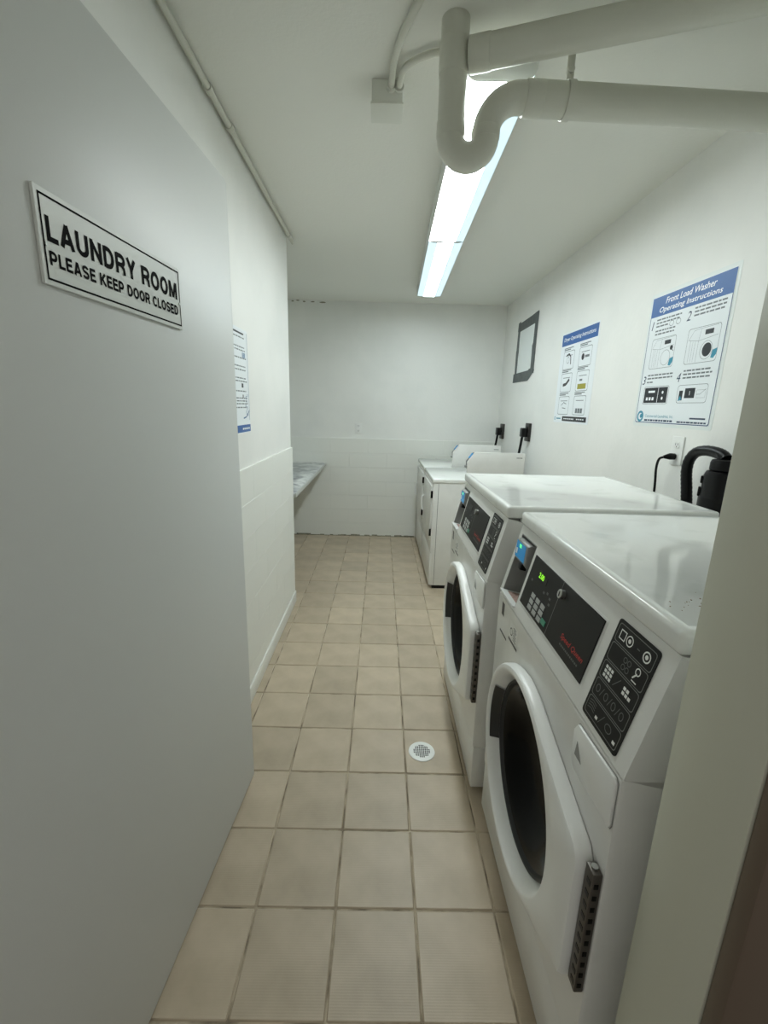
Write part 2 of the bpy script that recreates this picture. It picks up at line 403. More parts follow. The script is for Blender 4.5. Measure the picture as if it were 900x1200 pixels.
    # dispenser drawer
    P = [(.012, .756), (.150, .750), (.160, .762), (.163, .826), (.150, .846), (.016, .853), (.009, .846), (.008, .765)]
    ds = MB().prism(P, 0, .006, FRT).build('dispenser_drawer', PLASTIC, R, bevel=.003)
    MB().prism([(.118, .783), (.146, .783), (.141, .815)], .0061, .0068, FRT).build('finger_notch', GREYPL, ds)
    outline(MB(), lambda p, q, o: FRT(p, q, o), [(p, q) for p, q in P], -.0016, .0006).build('drawer_gap', GREYPL, ds)
    # control panel (black) with frame
    C0 = lambda p, q, o: CON(p, q, o)
    cp = MB().box(.193, .586, .042, .184, .0002, .003, C0).build('control_panel', PANELBLK, R, bevel=.001, seg=1)
    outline(MB(), lambda p, q, o: CON(p, q, .0006), [(.187, .036), (.592, .036), (.592, .190), (.187, .190)], .006).build('panel_frame', PLASTIC, cp)
    rect(MB(), C0, .3875, .3895, .043, .183, .0034).build('divider', SLATE, cp)
    MB().box(.468, .524, .138, .160, .0030, .0036, C0).build('display', BLACK, cp)
    U = lambda u, v, o: CON(.522-u, v, o+.0038)
    text_mesh('2.00', .034, .0145, U, 0, .1415, bold=.02).build('digits', LED, cp)
    for i in range(3):
        for j in range(3):
            a = .525-i*.0345; s = .096-j*.0165
            MB().box(a-.024, a, s-.012, s, .003, .0046, C0).build('key', KEYM, cp)
    MB().box(.402, .428, .056, .069, .003, .0046, C0).build('key', GREENK, cp)
    mb = MB()
    for a, s in ((.560, .118), (.470, .118), (.450, .124), (.430, .118), (.425, .105)): rect(mb, C0, a-.010, a, s, s+.006, .0034)
    mb.build('indicator_print', ICOND, cp)
    mb = MB().cyl(CON(.372, .158, .002), Vector(CON(0, 0, 1))-Vector(CON(0, 0, 0)), .011, .012, 20)
    lk = mb.build('lock', STEEL, cp, bevel=.001, seg=1)
    MB().box(.3705, .3735, .152, .164, .014, .0148, C0).build('keyhole', BLACK, lk)
    U = lambda u, v, o: CON(.318-u, v, o+.0032)
    text_mesh('Speed Queen', .108, .0165, U, 0, .073, bold=.012, shear=.25).build('red_lettering', REDTXT, cp)
    mb = MB()
    for k in range(12): rect(mb, U, .006+k*.0078, .0115+k*.0078, .0625, .067)
    mb.build('small_print', ICOND, cp)
    # instruction label
    il = MB().prism(rrect(.034, .158, .012, .211, .007, 3), .0003, .0016, C0).build('instruction_label', PANELBLK, R)
    V = lambda u, v, o: CON(.158-u, .012+v, .0018)      # u 0..124 mm, v 0..199 mm
    ln = MB(); ic = MB(); dm = MB()
    hs = [.199-.005-i*.0378 for i in range(6)]
    for i in range(5):
        outline(ln, V, rrect(.006, .118, hs[i+1]+.0012, hs[i]-.0012, .005, 2), .0014)
    y = [(hs[i]+hs[i+1])/2 for i in range(5)]
    outline(ic, V, [(.016, y[0]-.009), (.034, y[0]-.009), (.034, y[0]+.009), (.016, y[0]+.009)], .002)
    outline(ic, V, circ(.047, y[0], .010), .002); flat(ic, V, circ(.047, y[0], .004)); outline(ic, V, circ(.098, y[0], .010), .0025); flat(ic, V, circ(.098, y[0], .004)); rect(dm, V, .070, .078, y[0]-.001, y[0]+.001)
    for i in range(2):
        for j in range(2): outline(dm, V, circ(.056+.012*i, y[1]-.007+.013*j, .0055, 16), .0015)
    outline(ic, V, circ(.094, y[1]+.007, .007), .002); stroke(ic, V, [(.094, y[1]+.003), (.086, y[1]-.008)], .003); stroke(ic, V, [(.086, y[1]-.012), (.1, y[1]-.012)], .002)
    for i in range(3):
        for j in range(3): rect(ic, V, .016+i*.009, .023+i*.009, y[2]-.012+j*.0085, y[2]-.006+j*.0085)
    stroke(dm, V, [(.050, y[2]-.010), (.066, y[2]+.010)], .0015)
    for i in range(3):
        for j in range(2 if i < 2 else 1): rect(ic, V, .078+i*.009, .085+i*.009, y[2]-.007+j*.0085, y[2]-.001+j*.0085)
    for k, uu in enumerate((.020, .048, .074, .100)):
        outline(dm, V, circ(uu, y[3], .008, 12 if k % 2 else 20, .8), .0018)
        if k < 3: stroke(dm, V, [(uu+.010, y[3]-.009), (uu+.017, y[3]+.009)], .0015)
    for i in range(4):
        stroke(dm, V, [(.012, y[4]+.009-i*.005), (.024, y[4]+.012-i*.005), (.036, y[4]+.009-i*.005)], .0014)
    rect(ic, V, .042, .050, y[4]-.010, y[4]-.004); stroke(dm, V, [(.054, y[4]-.010), (.066, y[4]+.010)], .0015)
    outline(dm, V, circ(.084, y[4], .008, 16, 1.3), .0018); rect(ic, V, .104, .112, y[4]-.011, y[4]-.005)
    ln.build('row_frame', SLATE, il); ic.build('icon', ICON, il); dm.build('icon', ICOND, il)
    # card bay and reader
    mb = MB(); e = .003
    for a0, a1, s0, s1 in ((A0, A1, S0, S1),):
        mb.box(a0, a0+e, s0, s1, -.085, -.0005, T); mb.box(a1-e, a1, s0, s1, -.085, -.0005, T); mb.box(a0, a1, s1-e, s1, -.085, -.0005, T)
        mb.box(a0, a1, s0, s1, -.088, -.085, T)
    bay = mb.build('card_bay', GREYPL, R)
    MB().box(A0, A1, S0, S0+.003, -.085, .010, T).build('bay_shelf', PLASTIC, bay)
    MB().box(A0+.012, A1-.02, S0+.0032, S0+.0042, -.075, -.01, T).build('shelf_dust', TANPL, bay)
    rd = MB()
    rd.prism([(.118, -.08), (.118, -.012), (.130, .003), (.186, .012), (.192, .0), (.194, -.08)], .636, .733, lambda s, o, a: CON(a, s, o))
    cr = rd.build('card_reader', GREYPL, R, bevel=.003)
    # screen follows the reader's slanted face
    def SCR(a, k, o=.0): 
        s = .133+(.183-.133)*k; oo = .003+.009*(s-.130)/.056
        return CON(a, s, oo+o+.0006)
    sc = MB().add([SCR(.645, 0), SCR(.730, 0), SCR(.730, 1), SCR(.645, 1)], [(0, 1, 2, 3)]).build('screen', LCD, cr)
    mb = MB(); flat(mb, lambda a, k, o: SCR(a, k, .0006), [(.682, .68), (.700, .68), (.700, .9), (.682, .9)]); mb.build('screen_mark', LCDG, cr)
    mb = MB(); flat(mb, lambda a, k, o: SCR(a, k, .0006), [(.712, .2), (.724, .2), (.724, .55), (.712, .55)]); mb.build('screen_mark', ICON, cr)
    MB().box(.648, .672, .112, .130, -.012, .0075, T).build('card_slot', BLACK, cr, bevel=.002)
    # stickers on the front
    F = lambda p, q, o: FRT(p, q, o)
    st = MB(); rect(st, F, .690, .716, .800, .842, .0006); st.build('sticker', DARKPL, R)
    mb = MB(); rect(mb, F, .645, .718, .742, .749, .0006); rect(mb, F, .545, .627, .763, .771, .0006)
    mb.build('sticker', DARKPL, R)
    mb = MB(); rect(mb, F, .548, .622, .772, .826, .0005); s2 = mb.build('sticker', PLASTIC, R)
    mb = MB(); G = lambda u, v, o: FRT(.620-u, .774+v, .0009)
    for k in range(6): rect(mb, G, .034, .034+.030*random.uniform(.6, 1), .004+k*.0075, .007+k*.0075)
    mb.build('small_print', INKG, s2)
    mb = MB(); outline(mb, G, circ(.016, .022, .012), .003); mb.build('emblem', INK, s2)
    # seam line where the side panel meets the front frame
    mb = MB()
    for y in (.0005,): mb.box(.0895, .0915, y, y+.001, .03, ZL)
    mb.build('side_seam', DARKPL, R)
    return R
def convex(P):
    P = sorted(set((round(a, 6), round(b, 6)) for a, b in P))
    def half(P):
        h = []
        for p in P:
            while len(h) > 1 and (h[-1][0]-h[-2][0])*(p[1]-h[-2][1])-(h[-1][1]-h[-2][1])*(p[0]-h[-2][0]) <= 0: h.pop()
            h.append(p)
        return h
    a, b = half(P), half(P[::-1]); return a[:-1]+b[:-1]
def raypoly(H, cx, cy, t):
    dx, dy = math.cos(t), math.sin(t); best = 9
    for (x1, y1), (x2, y2) in zip(H, H[1:]+H[:1]):
        ex, ey = x2-x1, y2-y1; den = dx*ey-dy*ex
        if abs(den) < 1e-12: continue
        k = ((x1-cx)*ey-(y1-cy)*ex)/den; u = ((x1-cx)*dy-(y1-cy)*dx)/den
        if k > 0 and -1e-6 <= u <= 1+1e-6: best = min(best, k)
    return best
w1 = make_washer(); w1.location = (.398, .588, 0)
w1['label'] = 'white front load washer right beside the door frame, its keypad display lit green'; w1['group'] = 'front load washers'
w2 = copy_tree(w1); w2.location = (.370, 1.413, 0)
w2['label'] = 'white front load washer between the other washer and the dryers'
for ch in list(w2.children):
    if ch.name.startswith('control_panel'):
        for g in list(ch.children):
            if g.name.startswith('digits'): bpy.data.objects.remove(g)
# rusty crumbs lying on the nearer lid
mb = MB()
for k in range(46):
    a, d = random.gauss(.075, .03), random.gauss(.16, .035); s_ = random.uniform(.0006, .0018)
    if .01 < a < .2: mb.box(d, d+s_, a, a+s_*1.5, 0, s_*.5)
o = mb.build('rust_crumbs', RUST, None, smooth=False); o.location = (.398, .588, ZT-.0024)
tag(o, 'small brown rust crumbs scattered on the washer lid beside the door frame', 'debris'); o['kind'] = 'stuff'

# ------------------------------------------------------------------ dryers
def make_dryer():
    R = thing('dryer', '', 'dryer'); w = .675; d1 = .685
    MB().box(.012, d1, .002, w-.002, .028, .866).build('cabinet', ENAMEL, R, bevel=.004)
    MB().box(.03, d1-.02, .01, w-.01, 0, .030).build('base', BLACK, R)
    MB().box(-.006, d1, -.003, w+.003, .866, .900).build('top', LIDM, R, bevel=.008, seg=3)
    MB().box(.0, .014, .001, w-.001, .312, .862).build('front_panel', ENAMEL, R, bevel=.003)
    MB().box(.0, .014, .001, w-.001, .032, .306).build('kick_panel', ENAMEL, R, bevel=.003)
    dr = MB().box(-.014, .002, .022, .60, .40, .84).build('door', ENAMEL, R, bevel=.006)
    MB().tube([(-.012, .545, .53), (-.030, .545, .545), (-.034, .545, .60), (-.030, .545, .655), (-.012, .545, .67)], .008, 10).build('handle', PLASTIC, dr)
    for z in (.47, .775):
        MB().box(-.016, .004, .006, .022, z-.028, z+.028).build('hinge', BLACK, dr, bevel=.002)
    MB().box(.040, .0425, .0012, .0022, .035, .862).build('side_seam', DARKPL, R)
    prof = [(.250, .900), (.250, 1.036), (.305, 1.111), (d1, 1.111), (d1, .900)]
    for a0, pf in ((.002, prof), (w-.026, [(.385, .900), (.385, 1.010), (.418, 1.042), (d1, 1.042), (d1, .900)])):
        MB().prism(pf, a0, a0+.024, lambda p, q, a: (p, a, q)).build('end_panel', ENAMEL, R, bevel=.003)
    MB().prism([(.395, .900), (.395, 1.005), (.425, 1.035), (d1, 1.035), (d1, .900)], .0265, w-.0265, lambda p, q, a: (p, a, q)).build('console', ENAMEL, R, bevel=.004)
    ux, uz = .055/.093, .075/.093                      # along the sloped face
    def SL(a, k, o): return (.250+k*ux-o*uz, a, 1.036+k*uz+o*ux)
    cr = MB().prism([(.258, .975), (.253, 1.036), (.302, 1.103), (.400, 1.103), (.400, .975)], .0265, .088, lambda p, q, a: (p, a, q)).build('card_reader', DARKPL, R, bevel=.003)
    MB().box(.032, .083, .030, .078, .0, .0012, SL).build('screen', LCD, cr)
    MB().box(.236, .250, .006, .06, .990, 1.006).build('card_slot', GREYPL, R, bevel=.002)
    mb = MB()
    for k in range(5): mb.box(.622+k*.009, .628+k*.009, .0012, .002, 1.072, 1.078)
    mb.build('small_print', INK, R)
    return R
d1 = make_dryer(); d1.location = (.412, 3.38, 0)
d1['label'] = 'white dryer with a raised console, next to the front load washers'; d1['group'] = 'dryers'
d2 = copy_tree(d1); d2.location = (.409, 4.075, 0)
d2['label'] = 'white dryer with a raised console, in the corner against the back wall'

# ------------------------------------------------------------------ floor drain
fd = thing('floor_drain', 'round white floor drain with a perforated strainer set in a floor tile', 'drain', (.207, 1.615, 0))
def cz_(r, z, n=40): return [(r*math.cos(2*math.pi*i/n), r*math.sin(2*math.pi*i/n), z) for i in range(n)]
MB().loops([cz_(.056, .0004), cz_(.055, .003), cz_(.050, .0042), cz_(.036, .0038), cz_(.0355, .003)], cap1=True).build('flange', mat('drain_white', 'eceeea', .35), fd)
mb = MB()
for i in range(-4, 5):
    for j in range(-4, 5):
        x, y = i*.0080, j*.0080
        if math.hypot(x, y) < .034: mb.add([(x+p, y+q, .0036) for p, q in circ(0, 0, .0032, 8)], [tuple(range(8))])
mb.build('strainer_holes', BLACK, fd)

# ------------------------------------------------------------------ folding counter in the recess
ct = thing('folding_counter', 'grey marble patterned folding counter fixed in the recess by the back wall', 'counter', (-.97, 3.97, .80))
MB().box(-.378, .370, -.875, .868, -.012, .016).build('top', MARBLE, ct, bevel=.003)
MB().box(.370, .380, -.875, .868, -.014, .016).build('edge_band', mat('edge_band', 'b9bbb6', .4), ct, bevel=.002)
for y in (-.5, .5):
    MB().prism([(-.378, -.012), (.15, -.012), (.15, -.03), (-.35, -.25), (-.378, -.25)], y-.012, y+.012, lambda p, q, a: (p, a, q)).build('bracket', BOXM, ct, bevel=.002)

# ------------------------------------------------------------------ ceiling lights
def fixture(name, label, p0, p1, lens_mat, b0, b1):
    p0, p1 = Vector(p0), Vector(p1); c = (p0+p1)/2; L = (p1-p0).length; a = math.atan2(p1.y-p0.y, p1.x-p0.x)-math.pi/2
    R = thing(name, label, 'light', (c.x, c.y, ZC-.085), 'wraparound ceiling lights'); R.rotation_euler = (0, 0, a)
    MB().box(-.104, .104, -L/2+.004, L/2-.004, .052, .0845).build('housing', HOUSING, R, bevel=.004)
    prof = [(-.106, .054), (-.104, .030), (-.088, .004), (-.07, 0), (.07, 0), (.088, .004), (.104, .030), (.106, .054)]
    MB().prism([(b0, .0), (b1, .0), (b1, .010), (b0, .010)], -L/2+.012, L/2-.012, lambda p, q, y: (p, y, q)).build('lens', lens_mat, R)
    for a0, a1, z1 in ((-.098, b0-.0004, .004), (b1+.0004, .098, .004)):
        if a1-a0 > .004:
            MB().prism([(a0, .003 if a0 < -.09 else 0), (a1, .003 if a1 > .09 else 0), (a1, .010), (a0, .010)], -L/2+.012, L/2-.012, lambda p, q, y: (p, y, q)).build('lens_margin', SIDELENS, R)
    for s in (-1, 1):
        MB().prism([(s*.0985, .003), (s*.105, .030), (s*.106, .054), (s*.100, .054), (s*.098, .010)], -L/2+.012, L/2-.012, lambda p, q, y: (p, y, q)).build('side_rail', HOUSING, R)
    for s in (-1, 1):
        y = s*(L/2-.006)
        MB().prism([(x*1.02, z-.001 if z < .05 else .084) for x, z in prof], y-.006, y+.006, lambda p, q, b: (p, b, q)).build('end_cap', HOUSING, R, bevel=.002)
    return R
fixture('ceiling_light', 'bright fluorescent wraparound ceiling light beside the drain trap', (.322, 1.55, 0), (.347, 2.868, 0), LENS1, -.094, .052)
fixture('ceiling_light', 'dimmer bluish fluorescent ceiling light towards the back wall', (.3475, 2.872, 0), (.382, 4.185, 0), LENS2, -.045, .045)

# ------------------------------------------------------------------ pipes
YP = 1.475; PR = .0385
tp = thing('drain_trap', 'cream painted drain pipe dropping from the ceiling into a U trap', 'pipe', (.175, YP, 2.09))
def loc(pts, o): return [tuple(Vector(p)-Vector(o)) for p in pts]
O = tp.location
path = [(.174, YP, 2.45), (.174, YP, 2.40), (.1745, YP, 2.30), (.175, YP, 2.20)]+arc((.2245, 2.178), .0495, math.pi, 2*math.pi, 14, lambda p, q: (p, YP, q))
path += [(.274, YP, 2.183)]+arc((.364, 2.187), .090, math.pi, math.pi/2, 10, lambda p, q: (p, YP, q))
path += [(.40, YP, 2.2765)]
MB().tube(loc(path, O), PR, 24).build('trap_pipe', PIPE, tp)
MB().tube(loc([(.40, YP, 2.2765), (.80, YP, 2.268), (1.2495, YP, 2.258)], O), .0415, 24).build('waste_pipe', PIPE, tp)
for pts, r in (([(.175, YP, 2.175), (.175, YP, 2.215)], .0402), ([(.274, YP, 2.172), (.274, YP, 2.20)], .0400), ([(.375, YP, 2.277), (.425, YP, 2.2755)], .0425), ([(.174, YP, 2.32), (.174, YP, 2.40)], .0405)):
    MB().tube(loc(pts, O), r, 24).build('coupling', PIPE, tp, bevel=.003)
dirv = Vector((.526, -.18, 0)).normalized(); st = Vector((.174, YP, 2.362))
up = thing('branch_pipe', 'cream painted pipe running under the ceiling from the trap to the right wall', 'pipe', (.7, 1.3, 2.32))
k1 = (1.249-st.x)/dirv.x
MB().tube(loc([st+dirv*.045, st+dirv*k1], up.location), .038, 24).build('pipe_run', PIPE, up)
MB().tube(loc([st+dirv*.043, st+dirv*.10], up.location), .0398, 24).build('socket', PIPE, up, bevel=.003)
hg = thing('pipe_hanger', 'painted metal strap hanger holding the drain pipe under the ceiling', 'hanger', (.497, YP, 2.45))
n = 28
def hl(x, r): return [(x, r*math.cos(2*math.pi*i/n), -.1755+r*math.sin(2*math.pi*i/n)) for i in range(n)]
MB().loops([hl(-.010, .0423), hl(-.010, .0450), hl(.010, .0450), hl(.010, .0423)]).build('strap_loop', PIPE, hg)
MB().box(-.010, .010, -.003, .003, -.134, -.0005).build('strap', PIPE, hg, bevel=.001)
MB().cyl((0, -.010, -.105), (0, 1, 0), .009, .020, 12).build('bolt', PIPE, hg)

# junction box and conduits
jb = thing('junction_box', 'cream square electrical junction box on the ceiling', 'electrical box', (-.008, 1.755, ZC-.07))
MB().box(-.05, .05, -.05, .05, .006, .0698).build('box', BOXM, jb, bevel=.003)
MB().box(-.053, .053, -.053, .053, 0, .006).build('cover_plate', BOXM, jb, bevel=.002)
MB().cyl((.012, -.060, .045), (0, 1, 0), .015, .012, 14).build('connector', BOXM, jb)
MB().cyl((.038, -.060, .045), (0, 1, 0), .015, .012, 14).build('connector', BOXM, jb)
def conduit(name, label, pts, r, couplings=()):
    o = thing(name, label, 'conduit', pts[0]); q = loc(pts, pts[0])
    P = []                                            # Catmull-Rom smoothing
    V = [Vector(p) for p in q]; V = [V[0]*2-V[1]]+V+[V[-1]*2-V[-2]]
    for i in range(1, len(V)-2):
        for k in range(6):
            t = k/6; a, b, c, d = V[i-1:i+3]
            P.append(.5*((2*b)+(c-a)*t+(2*a-5*b+4*c-d)*t*t+(3*b-a-3*c+d)*t**3))
    P.append(V[-2]); MB().tube(P, r, 12).build('tube', PIPE, o)
    for c0, c1, rr in couplings: MB().tube(loc([c0, c1], pts[0]), rr, 14).build('coupling', PIPE, o, bevel=.002)
    return o
conduit('conduit', 'cream conduit running from the junction box across the ceiling towards the door', [(.004, 1.693, 2.425), (.012, 1.60, 2.437), (.036, 1.50, 2.438), (.078, 1.38, 2.438), (.16, 1.12, 2.438), (.30, .70, 2.438), (.36, .507, 2.438)], .0105)
conduit('conduit', 'short curved cream conduit from the junction box to the light behind the trap', [(.030, 1.693, 2.425), (.042, 1.635, 2.432), (.075, 1.595, 2.432), (.13, 1.562, 2.430), (.20, 1.548, 2.425), (.262, 1.542, 2.42)], .0095)
cw = conduit('conduit', 'long straight cream conduit along the top of the left wall', [(-.598, .507, 2.434), (-.598, 1.2, 2.434), (-.598, 2.2, 2.434), (-.598, 3.06, 2.434)], .0105,
        [((-.598, 1.74, 2.434), (-.598, 1.77, 2.434), .0145), ((-.598, 1.95, 2.434), (-.598, 1.98, 2.434), .0145), ((-.598, 3.04, 2.434), (-.598, 3.075, 2.434), .0145)])
MB().tube(loc([(-.598, 3.07, 2.434), (-.592, 3.10, 2.424), (-.586, 3.118, 2.408)], cw.location), [.0125, .012, .007], 12).build('end_fitting', PIPE, cw)

# ------------------------------------------------------------------ posters
def wallmap(y_left, z0, x=XR, side=-1):
    """u to the viewer's right, v up, o off the wall"""
    return lambda u, v, o: (x+side*o, y_left+side*u, z0+v)
def poster(label, root_loc, T0, wd, ht, build):
    R = thing('poster', label, 'poster', root_loc); T = local(R, T0); build(R, T, wd, ht); return R
def sheet(R, T, wd, ht, material, name='sheet', o0=.0003, o1=.0012):
    return MB().prism(rrect(0, wd, 0, ht, .004, 2), o0, o1, T).build(name, material, R)
def washer_drawing(mb, dk, N, x0, x1, y0, y1, op):
    w, h = x1-x0, y1-y0; p = lambda a, b: (x0+a*w, y0+b*h)
    outline(mb, N, rrect(x0, x1, y0, y1, .012, 4), .0016)
    L = .0011
    for q in ([p(.05, .68), p(.38, .62), p(.95, .70)], [p(.38, .62), p(.38, .02)], [p(.38, .62), p(.42, .95)], [p(.12, .66), p(.12, .05)], [p(.2, .62), p(.2, .05)], [p(.28, .62), p(.28, .05)], [p(.05, .68), p(.2, .93), p(.42, .95), p(.92, .97)]): stroke(mb, N, q, L)
    rect(dk, N, x0+.55*w, x0+.80*w, y0+.76*h, y0+.89*h)
    outline(mb, N, circ(x0+.66*w, y0+.33*h, .19*w, 24), .0014)
    if op: flat(dk, N, circ(x0+.68*w, y0+.34*h, .14*w, 20))
    else: flat(dk, N, circ(x0+.86*w, y0+.62*h, .06*w, 10)); stroke(dk, N, [p(.84, .62), p(.95, .50)], .003)
def build_p1(R, T, W_, H_):
    B = lambda u, v, o: T(u-.012+.012, v, o)
    MB().prism(rrect(-.016, W_+.016, -.014, H_+.016, .008, 3), .0002, .0009, T).build('backing_sheet', PAPER2, R)
    sheet(R, T, W_, H_, PAPER, o0=.001, o1=.0018)
    N = lambda u, v, o: T(u, v, .0019+o*.2); n = lambda u, v: (u*W_, v*H_)
    outline(MB(), N, rrect(.002, W_-.002, .002, H_-.002, .008, 3), .0035).build('border', mat('poster_navy', '24406e', .4), R)
    rect(MB(), N, .002, W_-.002, .845*H_, H_-.002, .0008).build('header_band', BLUE, R)
    X = lambda u, v, o: T(u, v, .0023)
    tm = text_mesh('Front Load Washer', .61*W_, .046*H_, X, .20*W_, .928*H_, bold=.012, shear=.2)
    text_mesh('Operating Instructions', .76*W_, .052*H_, X, .125*W_, .858*H_, bold=.012, shear=.2, dest=tm)
    tm.build('title', WHITEP, R)
    nm = MB()
    for t, u, v in (('1', .045, .745), ('2', .525, .745), ('3', .03, .315), ('4', .525, .315)):
        text_mesh(t, (.03 if t == '1' else .05)*W_, .066*H_, X, u*W_, v*H_, shear=.2, dest=nm)
    nm.build('step_number', mat('ink_navy', '2b3d57', .5), R)
    bars = MB(); rnd = random.Random(2)
    for u0, u1, vs in ((.11, .45, (.81, .785)), (.11, .28, (.76,)), (.11, .40, (.725, .70)), (.61, .95, (.815, .79, .765)), (.10, .46, (.38, .355)), (.10, .2, (.325,)), (.60, .93, (.385, .36, .335))):
        for v in vs:
            u = u0
            while u < u1-.02:
                l = min(rnd.uniform(.02, .06), u1-u); rect(bars, N, u*W_, (u+l)*W_, v*H_, (v+.011)*H_); u += l+.009
    for u in (.33, .42): outline(bars, N, circ(u*W_, .765*H_, .012, 16, 1.3), .002)
    bars.build('small_print', INKG, R)
    ln, dk, bl = MB(), MB(), MB()
    washer_drawing(ln, dk, N, .09*W_, .43*W_, .435*H_, .67*H_, 0)
    washer_drawing(ln, dk, N, .58*W_, .94*W_, .435*H_, .68*H_, 1)
    rect(dk, N, .09*W_, .43*W_, .165*H_, .285*H_)
    outline(ln, N, rrect(.075*W_, .445*W_, .155*H_, .295*H_, .008, 3), .0018)
    outline(ln, N, rrect(.565*W_, .92*W_, .16*H_, .29*H_, .012, 4), .0016)
    rect(dk, N, .66*W_, .78*W_, .195*H_, .265*H_); rect(dk, N, .59*W_, .635*W_, .18*H_, .25*H_)
    stroke(ln, N, [(.80*W_, .22*H_), (.84*W_, .22*H_), (.90*W_, .255*H_)], .0015); outline(ln, N, [(.80*W_, .195*H_), (.90*W_, .195*H_), (.90*W_, .25*H_), (.80*W_, .25*H_)], .0008)
    for u, v in ((.40, .48), (.91, .49)): flat(bl, N, [(u*W_, (v-.035)*H_), ((u+.025)*W_, (v-.01)*H_), ((u+.03)*W_, (v+.03)*H_), ((u-.02)*W_, (v+.02)*H_), ((u-.03)*W_, (v-.03)*H_)], .0006)
    flat(bl, N, [(.585*W_, .175*H_), (.63*W_, .185*H_), (.61*W_, .215*H_)], .003)
    wk = MB(); X2 = lambda u, v, o: T(u, v, .0024)
    for i in range(3): rect(wk, X2, (.125+i*.045)*W_, (.155+i*.045)*W_, .185*H_, .21*H_)
    rect(wk, X2, .295*W_, .302*W_, .168*H_, .282*H_); rect(wk, X2, .15*W_, .25*W_, .245*H_, .262*H_); flat(wk, X2, circ(.365*W_, .245*H_, .007, 10)); flat(wk, X2, circ(.365*W_, .20*H_, .007, 10))
    stroke(wk, X2, [(.72*W_, .215*H_), (.72*W_, .245*H_)], .003)
    ln.build('line_drawing', INKG, R); dk.build('dark_print', INK, R); wk.build('white_print', WHITEP, R)
    outline(bl, N, circ(.075*W_, .055*H_, .046*H_), .010); flat(bl, N, circ(.088*W_, .058*H_, .018*H_)); bl.build('logo', TEAL, R)
    ft = text_mesh('Commercial Laundries, Inc.', .41*W_, .026*H_, X, .155*W_, .045*H_); ft.build('footer_lettering', TEAL, R)
    mb = MB(); u = .15
    while u < .55: l = rnd.uniform(.02, .05); rect(mb, N, u*W_, (u+l)*W_, .018*H_, .032*H_); u += l+.008
    u = .62
    while u < .95: l = rnd.uniform(.02, .05); rect(mb, N, u*W_, (u+l)*W_, .016*H_, .027*H_); u += l+.006
    rect(mb, N, .77*W_, .95*W_, .045*H_, .056*H_); mb.build('small_print', mat('ink_navy', '2b3d57', .5), R)
poster('large poster headed front load washer operating instructions on the white wall', (XR, 1.979, 1.387), wallmap(2.233, 1.387), .508, .561, build_p1)
def build_p2(R, T, W_, H_):
    MB().prism(rrect(-.01, W_+.01, -.012, H_+.01, .003, 2), .0002, .0012, T).build('sheet', PAPER, R)
    N = lambda u, v, o: T(u, v, .0013+o*.2); X = lambda u, v, o: T(u, v, .0018)
    rect(MB(), N, 0, W_, .868*H_, H_, .0006).build('header_band', BLUE, R)
    text_mesh('Dryer Operating Instructions', .88*W_, .055*H_, X, .06*W_, .905*H_, bold=.012, shear=.2).build('title', WHITEP, R)
    ln, dk, ol, tx = MB(), MB(), MB(), MB()
    for i, (v0, v1) in enumerate(((.595, .80), (.335, .55), (.075, .285))):
        for j, (u0, u1) in enumerate(((.10, .43), (.57, .90))):
            outline(ln, N, rrect(u0*W_, u1*W_, v0*H_, v1*H_, .012, 4), .003)
            rect(tx, N, u0*W_, (u0+.2)*W_, (v1+.012)*H_, (v1+.024)*H_); rect(tx, N, u0*W_, (u0+.28)*W_, (v1+.030)*H_, (v1+.040)*H_)
            rect(tx, N, (u0+.06)*W_, (u1-.06)*W_, (v1-.055)*H_, (v1-.048)*H_)
            c = ((u0+u1)/2*W_, (v0+v1)/2*H_)
            if (i, j) == (0, 0): stroke(dk, N, [(c[0]-.04, c[1]+.03), (c[0]+.0, c[1]+.04), (c[0]+.03, c[1]+.02), (c[0]+.04, c[1]-.03)], .011); outline(ln, N, circ(c[0]-.01, c[1], .022), .003)
            elif (i, j) == (0, 1): flat(dk, N, circ(c[0]-.03, c[1], .020)); stroke(ln, N, [(c[0], c[1]), (c[0]+.06, c[1])], .014)
            elif (i, j) == (1, 0): stroke(dk, N, [(c[0]-.05, c[1]-.015), (c[0], c[1]-.01), (c[0]+.05, c[1]+.02)], .020)
            elif (i, j) == (1, 1): rect(ol, N, c[0]-.06, c[0]+.06, v0*H_+.012, v0*H_+.044); rect(tx, N, c[0]-.04, c[0]-.0, c[1], c[1]+.012)
            elif (i, j) == (2, 0): stroke(ln, N, [(c[0]-.04, c[1]), (c[0], c[1]+.02), (c[0]+.045, c[1]+.01)], .005); stroke(ln, N, [(c[0]-.02, c[1]-.015), (c[0]+.04, c[1]-.02)], .005)
            else:
                for k in range(3): rect(tx, N, c[0]-.05+k*.036, c[0]-.02+k*.036, v0*H_+.012, v0*H_+.042)
    rect(dk, N, .27*W_, .97*W_, .0, .055*H_)
    ln.build('line_drawing', INKG, R); dk.build('dark_print', INK, R); ol.build('olive_print', OLIVE, R); tx.build('small_print', INKG, R)
    mb = MB()
    for k in range(7): rect(mb, X, (.32+k*.045)*W_, (.355+k*.045)*W_, .022*H_, .034*H_)
    for k in range(4): rect(mb, X, (.70+k*.055)*W_, (.74+k*.055)*W_, .022*H_, .034*H_)
    mb.build('white_print', WHITEP, R)
    mb = MB(); outline(mb, N, circ(.03*W_, .028*H_, .012), .005); rect(mb, N, .08*W_, .22*W_, .02*H_, .035*H_); mb.build('logo', TEAL, R)
poster('narrower poster headed dryer operating instructions on the white wall', (XR, 3.023, 1.366), wallmap(3.29, 1.366), .532, .574, build_p2)
